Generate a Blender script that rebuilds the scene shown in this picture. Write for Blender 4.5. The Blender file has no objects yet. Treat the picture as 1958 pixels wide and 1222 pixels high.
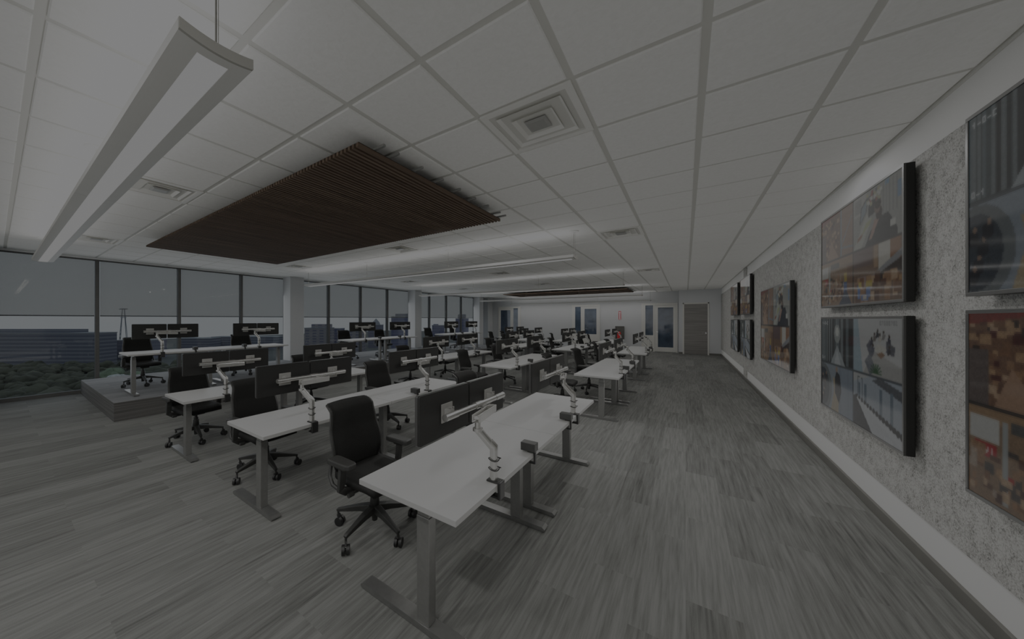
import bpy, bmesh, math, random
from mathutils import Vector, Matrix
R = math.radians
random.seed(7)
scene = bpy.context.scene
COL = scene.collection

# ------------------------------------------------------------------ materials
def lin(c):
    return tuple(((x/12.92) if x <= .04045 else ((x+.055)/1.055)**2.4) for x in c)
def nodes(name):
    m = bpy.data.materials.new(name); m.use_nodes = True
    nt = m.node_tree; nt.nodes.clear()
    out = nt.nodes.new('ShaderNodeOutputMaterial')
    return m, nt, out
def N(nt, kind, **kw):
    n = nt.nodes.new(kind)
    for k, v in kw.items(): setattr(n, k, v)
    return n
def L(nt, a, b): nt.links.new(a, b)
def pbr(name, col, rough=.5, metal=0., spec=.5, emis=None, estr=0., noise=None, bump=None, coat=0.):
    """plain principled with optional fine noise variation: noise=(scale, amount), bump=(scale, strength)"""
    m, nt, out = nodes(name)
    p = N(nt, 'ShaderNodeBsdfPrincipled')
    p.inputs['Base Color'].default_value = (*col, 1)
    p.inputs['Roughness'].default_value = rough
    p.inputs['Metallic'].default_value = metal
    p.inputs['Specular IOR Level'].default_value = spec
    p.inputs['Coat Weight'].default_value = coat
    if emis: 
        p.inputs['Emission Color'].default_value = (*emis, 1); p.inputs['Emission Strength'].default_value = estr
    if noise or bump:
        tc = N(nt, 'ShaderNodeTexCoord')
    if noise:
        n = N(nt, 'ShaderNodeTexNoise'); n.inputs['Scale'].default_value = noise[0]; n.inputs['Detail'].default_value = 4
        L(nt, tc.outputs['Object'], n.inputs['Vector'])
        r = N(nt, 'ShaderNodeMapRange')
        r.inputs[1].default_value = .3; r.inputs[2].default_value = .7
        r.inputs[3].default_value = 1-noise[1]; r.inputs[4].default_value = 1+noise[1]
        L(nt, n.outputs['Fac'], r.inputs[0])
        mx = N(nt, 'ShaderNodeVectorMath', operation='SCALE'); mx.inputs[0].default_value = col
        L(nt, r.outputs[0], mx.inputs['Scale']); L(nt, mx.outputs[0], p.inputs['Base Color'])
    if bump:
        n2 = N(nt, 'ShaderNodeTexNoise'); n2.inputs['Scale'].default_value = bump[0]; n2.inputs['Detail'].default_value = 5
        L(nt, tc.outputs['Object'], n2.inputs['Vector'])
        b = N(nt, 'ShaderNodeBump'); b.inputs['Strength'].default_value = bump[1]; b.inputs['Distance'].default_value = .01
        L(nt, n2.outputs['Fac'], b.inputs['Height']); L(nt, b.outputs[0], p.inputs['Normal'])
    L(nt, p.outputs[0], out.inputs[0])
    return m

def mat_carpet(name, lo, hi, tint, along='Y'):
    """striated plank carpet tiles, planks run along Y, staggered"""
    m, nt, out = nodes(name)
    p = N(nt, 'ShaderNodeBsdfPrincipled'); p.inputs['Roughness'].default_value = .95; p.inputs['Specular IOR Level'].default_value = .15
    tc = N(nt, 'ShaderNodeTexCoord')
    mp = N(nt, 'ShaderNodeMapping'); mp.inputs['Rotation'].default_value = (0, 0, R(90))
    L(nt, tc.outputs['Object'], mp.inputs[0])
    br = N(nt, 'ShaderNodeTexBrick', offset=.37, offset_frequency=2, squash=1)
    br.inputs['Color1'].default_value = (0, 0, 0, 1); br.inputs['Color2'].default_value = (1, 1, 1, 1)
    br.inputs['Mortar'].default_value = (.5, .5, .5, 1)
    br.inputs['Scale'].default_value = 1; br.inputs['Mortar Size'].default_value = 0
    br.inputs['Brick Width'].default_value = 1.0; br.inputs['Row Height'].default_value = .25
    L(nt, mp.outputs[0], br.inputs['Vector'])
    sc = N(nt, 'ShaderNodeMapping'); sc.inputs['Scale'].default_value = (46, 2.3, 1)
    L(nt, tc.outputs['Object'], sc.inputs[0])
    n = N(nt, 'ShaderNodeTexNoise', noise_dimensions='4D'); n.inputs['Scale'].default_value = 1; n.inputs['Detail'].default_value = 4; n.inputs['Roughness'].default_value = .62
    L(nt, sc.outputs[0], n.inputs['Vector'])
    ml = N(nt, 'ShaderNodeMath', operation='MULTIPLY'); ml.inputs[1].default_value = 61.
    L(nt, br.outputs['Color'], ml.inputs[0]); L(nt, ml.outputs[0], n.inputs['W'])
    # fine pile
    n3 = N(nt, 'ShaderNodeTexNoise'); n3.inputs['Scale'].default_value = 260; n3.inputs['Detail'].default_value = 2
    L(nt, tc.outputs['Object'], n3.inputs['Vector'])
    add = N(nt, 'ShaderNodeMath', operation='MULTIPLY_ADD'); add.inputs[1].default_value = .22
    L(nt, n3.outputs['Fac'], add.inputs[0]); L(nt, n.outputs['Fac'], add.inputs[2])
    add2 = N(nt, 'ShaderNodeMath', operation='MULTIPLY_ADD'); add2.inputs[1].default_value = .19
    L(nt, br.outputs['Color'], add2.inputs[0]); L(nt, add.outputs[0], add2.inputs[2])
    cr = N(nt, 'ShaderNodeValToRGB')
    cr.color_ramp.elements[0].position = .40; cr.color_ramp.elements[0].color = (*[lo*t for t in tint], 1)
    cr.color_ramp.elements[1].position = .92; cr.color_ramp.elements[1].color = (*[hi*t for t in tint], 1)
    L(nt, add2.outputs[0], cr.inputs[0]); L(nt, cr.outputs[0], p.inputs['Base Color'])
    b = N(nt, 'ShaderNodeBump'); b.inputs['Strength'].default_value = .5; b.inputs['Distance'].default_value = .004
    L(nt, add.outputs[0], b.inputs['Height']); L(nt, b.outputs[0], p.inputs['Normal'])
    L(nt, p.outputs[0], out.inputs[0])
    return m

def mat_felt():
    m, nt, out = nodes('mottled_felt')
    p = N(nt, 'ShaderNodeBsdfPrincipled'); p.inputs['Roughness'].default_value = 1; p.inputs['Specular IOR Level'].default_value = .1
    tc = N(nt, 'ShaderNodeTexCoord')
    n0 = N(nt, 'ShaderNodeTexNoise'); n0.inputs['Scale'].default_value = 14; n0.inputs['Detail'].default_value = 3
    L(nt, tc.outputs['Object'], n0.inputs['Vector'])
    n = N(nt, 'ShaderNodeTexNoise'); n.inputs['Scale'].default_value = 85; n.inputs['Detail'].default_value = 6; n.inputs['Roughness'].default_value = .72; n.inputs['Distortion'].default_value = .7
    L(nt, tc.outputs['Object'], n.inputs['Vector'])
    a = N(nt, 'ShaderNodeMath', operation='MULTIPLY_ADD'); a.inputs[1].default_value = .30
    L(nt, n0.outputs['Fac'], a.inputs[0]); L(nt, n.outputs['Fac'], a.inputs[2])
    cr = N(nt, 'ShaderNodeValToRGB')
    cr.color_ramp.elements[0].position = .49; cr.color_ramp.elements[0].color = (.095, .095, .091, 1)
    cr.color_ramp.elements[1].position = .73; cr.color_ramp.elements[1].color = (.45, .443, .42, 1)
    L(nt, a.outputs[0], cr.inputs[0]); L(nt, cr.outputs[0], p.inputs['Base Color'])
    L(nt, p.outputs[0], out.inputs[0])
    return m

def mat_ceiling_tile():
    m, nt, out = nodes('acoustic_tile')
    p = N(nt, 'ShaderNodeBsdfPrincipled'); p.inputs['Roughness'].default_value = .95; p.inputs['Specular IOR Level'].default_value = .1
    tc = N(nt, 'ShaderNodeTexCoord')
    n = N(nt, 'ShaderNodeTexNoise'); n.inputs['Scale'].default_value = 32; n.inputs['Detail'].default_value = 6; n.inputs['Roughness'].default_value = .65; n.inputs['Distortion'].default_value = .8
    L(nt, tc.outputs['Object'], n.inputs['Vector'])
    cr = N(nt, 'ShaderNodeValToRGB')
    cr.color_ramp.elements[0].position = .3; cr.color_ramp.elements[0].color = (.76, .755, .72, 1)
    cr.color_ramp.elements[1].position = .65; cr.color_ramp.elements[1].color = (.845, .84, .81, 1)
    L(nt, n.outputs['Fac'], cr.inputs[0]); L(nt, cr.outputs[0], p.inputs['Base Color'])
    b = N(nt, 'ShaderNodeBump'); b.inputs['Strength'].default_value = .25; b.inputs['Distance'].default_value = .006
    L(nt, n.outputs['Fac'], b.inputs['Height']); L(nt, b.outputs[0], p.inputs['Normal'])
    L(nt, p.outputs[0], out.inputs[0])
    return m

def mat_grain(name, c1, c2, scale, rough=.5, spec=.4):
    """wood / brushed grain: stretched noise; scale is a vector"""
    m, nt, out = nodes(name)
    p = N(nt, 'ShaderNodeBsdfPrincipled'); p.inputs['Roughness'].default_value = rough; p.inputs['Specular IOR Level'].default_value = spec
    tc = N(nt, 'ShaderNodeTexCoord'); sc = N(nt, 'ShaderNodeMapping'); sc.inputs['Scale'].default_value = scale
    L(nt, tc.outputs['Object'], sc.inputs[0])
    n = N(nt, 'ShaderNodeTexNoise'); n.inputs['Scale'].default_value = 1; n.inputs['Detail'].default_value = 6
    L(nt, sc.outputs[0], n.inputs['Vector'])
    cr = N(nt, 'ShaderNodeValToRGB')
    cr.color_ramp.elements[0].position = .32; cr.color_ramp.elements[0].color = (*c1, 1)
    cr.color_ramp.elements[1].position = .68; cr.color_ramp.elements[1].color = (*c2, 1)
    L(nt, n.outputs['Fac'], cr.inputs[0]); L(nt, cr.outputs[0], p.inputs['Base Color'])
    L(nt, p.outputs[0], out.inputs[0])
    return m

def mat_glass(name, tint, refl=1.):
    m, nt, out = nodes(name)
    t = N(nt, 'ShaderNodeBsdfTransparent'); t.inputs[0].default_value = (*tint, 1)
    g = N(nt, 'ShaderNodeBsdfGlossy'); g.inputs['Roughness'].default_value = .01; g.inputs[0].default_value = (refl, refl, refl, 1)
    f = N(nt, 'ShaderNodeFresnel'); f.inputs[0].default_value = 1.45
    mx = N(nt, 'ShaderNodeMixShader')
    L(nt, f.outputs[0], mx.inputs[0]); L(nt, t.outputs[0], mx.inputs[1]); L(nt, g.outputs[0], mx.inputs[2])
    L(nt, mx.outputs[0], out.inputs[0])
    return m

def mat_shade():
    m, nt, out = nodes('roller_shade_mesh')
    t = N(nt, 'ShaderNodeBsdfTransparent'); t.inputs[0].default_value = (.88, .87, .85, 1)
    d = N(nt, 'ShaderNodeBsdfDiffuse'); d.inputs[0].default_value = (.42, .43, .44, 1)
    tr = N(nt, 'ShaderNodeBsdfTranslucent'); tr.inputs[0].default_value = (.5, .51, .52, 1)
    m1 = N(nt, 'ShaderNodeMixShader'); m1.inputs[0].default_value = .5
    L(nt, d.outputs[0], m1.inputs[1]); L(nt, tr.outputs[0], m1.inputs[2])
    m2 = N(nt, 'ShaderNodeMixShader'); m2.inputs[0].default_value = .32
    L(nt, t.outputs[0], m2.inputs[1]); L(nt, m1.outputs[0], m2.inputs[2])
    L(nt, m2.outputs[0], out.inputs[0])
    return m

def mat_emit(name, col, s):
    m, nt, out = nodes(name)
    e = N(nt, 'ShaderNodeEmission'); e.inputs[0].default_value = (*col, 1); e.inputs[1].default_value = s
    L(nt, e.outputs[0], out.inputs[0])
    return m

def mat_screen():
    """lit display under glass: the picture is the mesh's own colour attribute"""
    m, nt, out = nodes('lit_screen')
    p = N(nt, 'ShaderNodeBsdfPrincipled'); p.inputs['Base Color'].default_value = (.01, .01, .01, 1)
    p.inputs['Roughness'].default_value = .07; p.inputs['Specular IOR Level'].default_value = .5; p.inputs['IOR'].default_value = 1.09
    a = N(nt, 'ShaderNodeVertexColor', layer_name='picture')
    L(nt, a.outputs[0], p.inputs['Emission Color']); p.inputs['Emission Strength'].default_value = .62
    L(nt, p.outputs[0], out.inputs[0])
    return m

def mat_facade(name, c_wall, c_glass, floor_h, frac=.5, bay=None):
    """hazy distant facade: horizontal window bands by height, optional vertical bays"""
    m, nt, out = nodes(name)
    p = N(nt, 'ShaderNodeBsdfPrincipled'); p.inputs['Roughness'].default_value = .9; p.inputs['Specular IOR Level'].default_value = .1
    tc = N(nt, 'ShaderNodeTexCoord'); sx = N(nt, 'ShaderNodeSeparateXYZ')
    L(nt, tc.outputs['Object'], sx.inputs[0])
    w = N(nt, 'ShaderNodeMath', operation='WRAP'); w.inputs[1].default_value = floor_h; w.inputs[2].default_value = 0
    L(nt, sx.outputs['Z'], w.inputs[0])
    g = N(nt, 'ShaderNodeMath', operation='GREATER_THAN'); g.inputs[1].default_value = floor_h*frac
    L(nt, w.outputs[0], g.inputs[0])
    fac = g.outputs[0]
    if bay:
        ad = N(nt, 'ShaderNodeMath', operation='ADD'); L(nt, sx.outputs['X'], ad.inputs[0]); L(nt, sx.outputs['Y'], ad.inputs[1])
        w2 = N(nt, 'ShaderNodeMath', operation='WRAP'); w2.inputs[1].default_value = bay; w2.inputs[2].default_value = 0
        L(nt, ad.outputs[0], w2.inputs[0])
        g2 = N(nt, 'ShaderNodeMath', operation='GREATER_THAN'); g2.inputs[1].default_value = bay*.45
        L(nt, w2.outputs[0], g2.inputs[0])
        mm = N(nt, 'ShaderNodeMath', operation='MULTIPLY'); L(nt, fac, mm.inputs[0]); L(nt, g2.outputs[0], mm.inputs[1]); fac = mm.outputs[0]
    mx = N(nt, 'ShaderNodeMix', data_type='RGBA')
    mx.inputs[6].default_value = (*c_wall, 1); mx.inputs[7].default_value = (*c_glass, 1)
    L(nt, fac, mx.inputs[0]); L(nt, mx.outputs[2], p.inputs['Base Color'])
    L(nt, p.outputs[0], out.inputs[0])
    return m

def mat_plat_side():
    m, nt, out = nodes('platform_riser'); p = N(nt, 'ShaderNodeBsdfPrincipled'); p.inputs['Roughness'].default_value = .95
    tc = N(nt, 'ShaderNodeTexCoord'); mp = N(nt, 'ShaderNodeMapping'); mp.inputs['Scale'].default_value = (.6, .6, 75)
    L(nt, tc.outputs['Object'], mp.inputs[0]); n = N(nt, 'ShaderNodeTexNoise'); n.inputs['Scale'].default_value = 1; n.inputs['Detail'].default_value = 3
    L(nt, mp.outputs[0], n.inputs['Vector']); cr = N(nt, 'ShaderNodeValToRGB')
    cr.color_ramp.elements[0].position = .35; cr.color_ramp.elements[0].color = (.048, .046, .044, 1)
    cr.color_ramp.elements[1].position = .7; cr.color_ramp.elements[1].color = (.115, .112, .107, 1)
    L(nt, n.outputs['Fac'], cr.inputs[0]); L(nt, cr.outputs[0], p.inputs['Base Color']); L(nt, p.outputs[0], out.inputs[0])
    return m
M = dict(
    riser=mat_plat_side(),
    wall=pbr('white_wall_paint', (.50, .51, .52), .9, spec=.2, noise=(3, .012)),
    band=pbr('white_wall_band', (.77, .765, .74), .85, spec=.2, noise=(3, .01)),
    grid=pbr('ceiling_grid_metal', (.50, .495, .46), .7, spec=.3),
    tile=mat_ceiling_tile(),
    carpet=mat_carpet('striated_plank_carpet', .062, .196, (.99, 1.0, .955)),
    pcarpet=mat_carpet('platform_carpet', .06, .19, (.98, 1.0, 1.03)),
    felt=mat_felt(),
    base=pbr('grey_vinyl_base', (.115, .112, .102), .6, spec=.3, noise=(8, .05)),
    laminate=pbr('white_laminate', (.60, .597, .585), .36, spec=.45, noise=(2, .008)),
    edge=pbr('shaded_white_edge', (.42, .417, .405), .4, spec=.4),  # tabletop white made darker off the top face: shading put into the colour
    steel=pbr('silver_powder_coat', (.185, .185, .178), .38, metal=.5, noise=(40, .06)),
    foot=pbr('silver_foot_steel', (.27, .27, .265), .28, metal=.8, noise=(30, .06)),
    alu=pbr('polished_aluminium', (.50, .495, .475), .27, metal=.85, noise=(20, .04)),
    plate=pbr('light_grey_mount', (.30, .295, .28), .45, metal=.2),
    black=pbr('black_plastic', (.005, .005, .005), .5, noise=(60, .1)),
    moncase=pbr('monitor_shell', (.0125, .0125, .012), .6, spec=.22, noise=(90, .12)),
    monedge=pbr('monitor_rim', (.03, .03, .029), .4, metal=.2),
    glassblk=pbr('dark_display_glass', (.008, .008, .009), .08),
    box=pbr('charcoal_box', (.018, .018, .017), .5, noise=(50, .1)),
    fabric=pbr('black_mesh_fabric', (.0075, .0075, .007), .9, spec=.2, noise=(220, .45), bump=(420, .5)),
    seatfab=pbr('black_seat_fabric', (.006, .006, .0055), .7, spec=.3, noise=(200, .3)),
    cplast=pbr('charcoal_chair_plastic', (.017, .017, .016), .5, noise=(40, .08)),
    chrome=pbr('bright_metal', (.7, .7, .7), .2, metal=1.),
    baffle=mat_grain('walnut_slat', (.058, .040, .029), (.118, .084, .062), (30, .9, 30), .8, .08),
    backing=pbr('dark_brown_backing', (.020, .014, .010), .9),
    fixture=pbr('pendant_housing', (.47, .466, .44), .5, spec=.4, noise=(6, .02)),
    endcap=pbr('pendant_end_cap', (.24, .235, .215), .8, spec=.2),
    lens=mat_emit('pendant_lens', (1, .995, .985), 1.35),
    cable=pbr('steel_cable', (.14, .135, .125), .5, metal=.4),
    canopy=pbr('canopy_white', (.74, .735, .71), .5),
    vent=pbr('vent_white', (.70, .69, .65), .5, noise=(10, .02)),
    ventgrey=pbr('vent_core_grey', (.22, .22, .21), .5),
    dark=pbr('dark_void', (.006, .006, .006), .9),
    mull=pbr('bronze_mullion', (.085, .083, .080), .5, metal=.2, noise=(6, .08)),
    mullw=pbr('pale_frame', (.70, .71, .71), .5),
    glass=mat_glass('window_glass', (.96, .98, .985)),
    shade=mat_shade(),
    shaderail=pbr('shade_hem_bar', (.055, .06, .07), .5),
    doorwood=mat_grain('grey_oak_veneer', (.12, .115, .107), (.21, .20, .188), (1.2, 6, 60), .5, .3),
    frame=pbr('cream_door_frame', (.60, .585, .54), .6, noise=(4, .02)),
    blueglass=pbr('blue_tinted_glass', (.038, .056, .082), .05, spec=.6, noise=(2.5, .3)),
    tvcase=pbr('display_case', (.006, .006, .0055), .5, spec=.25),
    tvbezel=pbr('display_bezel', (.045, .045, .043), .35, metal=.4),
    screen=mat_screen(),
    red=pbr('extinguisher_red', (.70, .018, .016), .35),
    signwhite=pbr('sign_white', (.8, .8, .8), .5),
    signred=pbr('sign_red', (.55, .02, .02), .45),
    cabinet=pbr('cabinet_grey', (.075, .073, .065), .55),
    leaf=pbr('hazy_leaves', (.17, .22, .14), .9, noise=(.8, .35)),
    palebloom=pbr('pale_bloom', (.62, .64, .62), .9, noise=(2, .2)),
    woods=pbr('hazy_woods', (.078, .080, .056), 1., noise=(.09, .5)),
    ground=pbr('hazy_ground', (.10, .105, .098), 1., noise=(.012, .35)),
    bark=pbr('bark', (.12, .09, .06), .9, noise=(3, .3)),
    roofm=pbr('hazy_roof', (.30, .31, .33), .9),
)

# ------------------------------------------------------------------ mesh helpers
class MB:
    """collects shapes into one mesh"""
    def __init__(s): s.bm = bmesh.new()
    def _take(s, tmp, mi=0, smooth=False, mat=None):
        if mat is not None: bmesh.ops.transform(tmp, matrix=mat, verts=tmp.verts)
        for f in tmp.faces: f.material_index = mi; f.smooth = smooth
        me = bpy.data.meshes.new('t'); tmp.to_mesh(me); tmp.free()
        s.bm.from_mesh(me); bpy.data.meshes.remove(me)
        return s
    def box(s, lo, hi, bev=0, mi=0, seg=2, mat=None):
        t = bmesh.new(); bmesh.ops.create_cube(t, size=1)
        c = [(a+b)/2 for a, b in zip(lo, hi)]; d = [b-a for a, b in zip(lo, hi)]
        for v in t.verts: v.co = Vector([c[i]+v.co[i]*d[i] for i in range(3)])
        if bev: bmesh.ops.bevel(t, geom=t.edges[:], offset=bev, segments=seg, affect='EDGES', profile=.5)
        return s._take(t, mi, False, mat)
    def tube(s, pts, r, seg=12, mi=0, cap=True, smooth=True, flat=1., up=None):
        """swept tube along pts; r a number or one per point; flat squeezes the second axis"""
        pts = [Vector(p) for p in pts]; n = len(pts)
        rs = r if isinstance(r, (list, tuple)) else [r]*n
        t = bmesh.new(); rings = []
        tan = []
        for i in range(n):
            a = pts[max(i-1, 0)]; b = pts[min(i+1, n-1)]
            if 0 < i < n-1: d = (pts[i]-pts[i-1]).normalized()+(pts[i+1]-pts[i]).normalized()
            else: d = b-a
            tan.append(d.normalized())
        ref = Vector(up) if up else (Vector((0, 0, 1)) if abs(tan[0].z) < .9 else Vector((1, 0, 0)))
        u = (ref-tan[0]*ref.dot(tan[0])).normalized()
        for i in range(n):
            u = (u-tan[i]*u.dot(tan[i])).normalized(); w = tan[i].cross(u)
            k = 1.
            if 0 < i < n-1:
                c = (pts[i]-pts[i-1]).normalized().dot((pts[i+1]-pts[i]).normalized())
                k = 1/max(.5, math.sqrt((1+c)/2))
            rings.append([t.verts.new(pts[i]+(u*math.cos(2*math.pi*j/seg)*flat+w*math.sin(2*math.pi*j/seg))*rs[i]*(1 if n < 3 else (1+(k-1)*.6))) for j in range(seg)])
        for i in range(n-1):
            for j in range(seg):
                t.faces.new((rings[i][j], rings[i][(j+1) % seg], rings[i+1][(j+1) % seg], rings[i+1][j]))
        bmesh.ops.recalc_face_normals(t, faces=t.faces[:])
        if cap:
            t.faces.new([t.verts.new(v.co) for v in rings[0]][::-1]); t.faces.new([t.verts.new(v.co) for v in rings[-1]])
        me = bpy.data.meshes.new('t')
        for f in t.faces: f.material_index = mi; f.smooth = smooth and len(f.verts) == 4 and seg > 4
        t.to_mesh(me); t.free(); s.bm.from_mesh(me); bpy.data.meshes.remove(me)
        return s
    def sweep_rect(s, pts, wid, hgt, mi=0, bev=0., up=(0, 0, 1)):
        """rectangular bar along pts, wid / hgt numbers or lists"""
        pts = [Vector(p) for p in pts]; n = len(pts); up = Vector(up)
        ws = wid if isinstance(wid, (list, tuple)) else [wid]*n; hs = hgt if isinstance(hgt, (list, tuple)) else [hgt]*n
        t = bmesh.new(); rings = []
        for i in range(n):
            d = Vector((0, 0, 0))
            if i > 0: d += (pts[i]-pts[i-1]).normalized()
            if i < n-1: d += (pts[i+1]-pts[i]).normalized()
            d.normalize()
            side = d.cross(up)
            side = side.normalized() if side.length > 1e-4 else Vector((0, 1, 0))
            v = side.cross(d).normalized()
            a, b = ws[i]/2, hs[i]/2
            rings.append([t.verts.new(pts[i]+side*x+v*y) for x, y in ((-a, -b), (a, -b), (a, b), (-a, b))])
        for i in range(n-1):
            for j in range(4): t.faces.new((rings[i][j], rings[i][(j+1) % 4], rings[i+1][(j+1) % 4], rings[i+1][j]))
        t.faces.new(rings[0][::-1]); t.faces.new(rings[-1])
        bmesh.ops.recalc_face_normals(t, faces=t.faces[:])
        if bev: bmesh.ops.bevel(t, geom=t.edges[:], offset=bev, segments=2, affect='EDGES', profile=.5)
        return s._take(t, mi)
    def prism(s, poly, axis, a, b, mi=0, bev=0, smooth=False):
        """extrude 2D polygon along axis (0,1,2) from a to b; poly coords are the other two axes in order"""
        t = bmesh.new()
        def P(p, h):
            c = list(p); c.insert(axis, h); return Vector(c)
        lo = [t.verts.new(P(p, a)) for p in poly]; hi = [t.verts.new(P(p, b)) for p in poly]
        n = len(poly)
        for i in range(n): t.faces.new((lo[i], lo[(i+1) % n], hi[(i+1) % n], hi[i]))
        t.faces.new(lo[::-1]); t.faces.new(hi)
        bmesh.ops.recalc_face_normals(t, faces=t.faces[:])
        if bev: bmesh.ops.bevel(t, geom=t.edges[:], offset=bev, segments=2, affect='EDGES', profile=.5)
        return s._take(t, mi, smooth)
    def disc(s, c, r, h, seg=24, mi=0, mat=None):
        return s.tube([c, (c[0], c[1], c[2]+h)], r, seg, mi)
    def sheet(s, fn, nu, nv, th, mi=0):
        """closed slab: fn(u,v) -> (point, normal); thickness th along -normal"""
        t = bmesh.new(); A = []; B = []
        for i in range(nu+1):
            ra = []; rb = []
            for j in range(nv+1):
                p, n = fn(i/nu, j/nv); ra.append(t.verts.new(p)); rb.append(t.verts.new(Vector(p)-Vector(n)*th))
            A.append(ra); B.append(rb)
        for i in range(nu):
            for j in range(nv):
                t.faces.new((A[i][j], A[i+1][j], A[i+1][j+1], A[i][j+1]))
                t.faces.new((B[i][j], B[i][j+1], B[i+1][j+1], B[i+1][j]))
        for i in range(nu):
            t.faces.new((A[i][0], B[i][0], B[i+1][0], A[i+1][0])); t.faces.new((A[i][nv], A[i+1][nv], B[i+1][nv], B[i][nv]))
        for j in range(nv):
            t.faces.new((A[0][j], A[0][j+1], B[0][j+1], B[0][j])); t.faces.new((A[nu][j], B[nu][j], B[nu][j+1], A[nu][j+1]))
        bmesh.ops.recalc_face_normals(t, faces=t.faces[:])
        return s._take(t, mi, True)
    def ring(s, x0, y0, x1, y1, z0, w, z1, mi=0, th=.004):
        """square louvre cone: outer square at z0 sloping to an inner square (inset w) at z1"""
        t = bmesh.new()
        def sq(d, z): return [t.verts.new((a, b, z)) for a, b in ((x0+d, y0+d), (x1-d, y0+d), (x1-d, y1-d), (x0+d, y1-d))]
        o0 = sq(0, z0); i0 = sq(w, z1); o1 = sq(th, z0+th); i1 = sq(w+th, z1+th)
        for k in range(4):
            l = (k+1) % 4
            t.faces.new((o0[k], o0[l], i0[l], i0[k])); t.faces.new((o1[k], i1[k], i1[l], o1[l]))
            t.faces.new((o0[k], o1[k], o1[l], o0[l])); t.faces.new((i0[k], i0[l], i1[l], i1[k]))
        bmesh.ops.recalc_face_normals(t, faces=t.faces[:])
        return s._take(t, mi)
    def mesh(s, name, mats):
        me = bpy.data.meshes.new(name); s.bm.to_mesh(me); s.bm.free()
        for m in (mats if isinstance(mats, (list, tuple)) else [mats]): me.materials.append(m)
        return me
    def obj(s, name, mats, parent=None, loc=None):
        o = bpy.data.objects.new(name, s.mesh(name, mats)); COL.objects.link(o)
        if parent: o.parent = parent
        if loc: o.location = loc
        return o

def tag(o, label, cat, group=None, kind=None):
    o['label'] = label; o['category'] = cat
    if group: o['group'] = group
    if kind: o['kind'] = kind
    return o
def struct(o): o['kind'] = 'structure'; return o
def empty(name, loc=(0, 0, 0), rz=0.):
    o = bpy.data.objects.new(name, None); COL.objects.link(o); o.location = loc; o.rotation_euler = (0, 0, rz)
    o.empty_display_size = .05
    return o
def copy_tree(o, parent=None):
    c = o.copy(); COL.objects.link(c)
    if parent: c.parent = parent
    for ch in list(o.children): copy_tree(ch, c)
    return c

# ------------------------------------------------------------------ room numbers
H = 2.9965
XW, XR = -10.75, 1.29             # window wall, felt wall
YB, YF, YD = -5.2, 19.6, 19.1     # wall behind, glass-door wall, wood-door wall
GX0, GY0, GS = -1.1386, 1.3426, .6096
VENTS = [(0, 1), (0, 7), (0, 15), (0, 25), (-6, -1), (-6, 5), (-6, 12), (-6, 18), (-12, -1), (-12, 5), (-12, 12), (-12, 18), (-6, 24)]

# ---- floor, walls
struct(MB().box((XW-.1, YB-.1, -.15), (XR+.1, YF+.1, 0)).obj('floor', M['carpet']))
struct(MB().box((XR, YB-.1, 0), (XR+.12, YF+.1, H+.2)).obj('wall_right', M['band']))
w = MB(); w.box((XW-.1, YF, 0), (-.26, YF+.12, H+.2))
w.box((-.26, YD, 0), (XR, YF+.12, H+.2))
struct(w.obj('wall_far', M['wall']))
struct(MB().box((XW-.2, YB-.12, 0), (XR+.1, YB, H+.2)).obj('wall_behind', M['wall']))
struct(MB().box((XW-.1, 18.95, 0), (-10.35, YF, H)).obj('wall_left', M['wall']))
# felt covering with full height joint strip
f = MB()
def felt_run(a, b): f.box((1.268, a, .305), (XR, b, 2.73))
edges = [YB, .7, 4.6, 8.4, 11.53]
for a, b in zip(edges[:-1], edges[1:]): felt_run(a, b-.004)
f.box((1.272, 11.53, .09), (XR, 12.07, H-.004))
for a, b in zip([12.07, 15.3], [15.296, YD]): felt_run(a, b)
struct(f.obj('wall_felt_panel', M['felt']))
struct(MB().box((XR-.022, YB, 0), (XR, YD, .088), .003).obj('baseboard_right', M['base']))
b = MB(); b.box((.86, YD-.015, 0), (XR-.022, YD, .09)); b.box((-.26, YD-.015, 0), (-.11, YD, .09))
struct(b.obj('baseboard_far', M['base']))

# ---- ceiling: tiles hang a little below the grid
c = MB()
c.box((XW-.1, YB-.1, H+.010), (XR+.1, YF+.1, H+.08), mi=1)
i0 = math.floor((XW-GX0)/GS); i1 = math.floor((XR-GX0)/GS)
j0 = math.floor((YB-GY0)/GS); j1 = math.floor((YF-GY0)/GS)
g = .019
for i in range(i0, i1+1):
    for j in range(j0, j1+1):
        if (i, j) in VENTS: continue
        x0 = max(GX0+i*GS, XW)+g; x1 = min(GX0+(i+1)*GS, XR)-g; y0 = max(GY0+j*GS, YB)+g; y1 = min(GY0+(j+1)*GS, YF)-g
        if x1-x0 < .02 or y1-y0 < .02: continue
        bv = .006; t = bmesh.new()
        lo = [t.verts.new(p) for p in ((x0+bv, y0+bv, H), (x1-bv, y0+bv, H), (x1-bv, y1-bv, H), (x0+bv, y1-bv, H))]
        hi = [t.verts.new(p) for p in ((x0, y0, H+.006), (x1, y0, H+.006), (x1, y1, H+.006), (x0, y1, H+.006))]
        tp = [t.verts.new((v.co.x, v.co.y, H+.012)) for v in hi]
        t.faces.new(lo[::-1])
        for k in range(4):
            l = (k+1) % 4
            t.faces.new((lo[k], lo[l], hi[l], hi[k])); t.faces.new((hi[k], hi[l], tp[l], tp[k]))
        c._take(t, 0)
struct(c.obj('ceiling', [M['tile'], M['grid']]))
struct(MB().box((1.278, YB, H-.012), (XR, YD, H+.012)).obj('trim_1', M['grid']))

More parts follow.
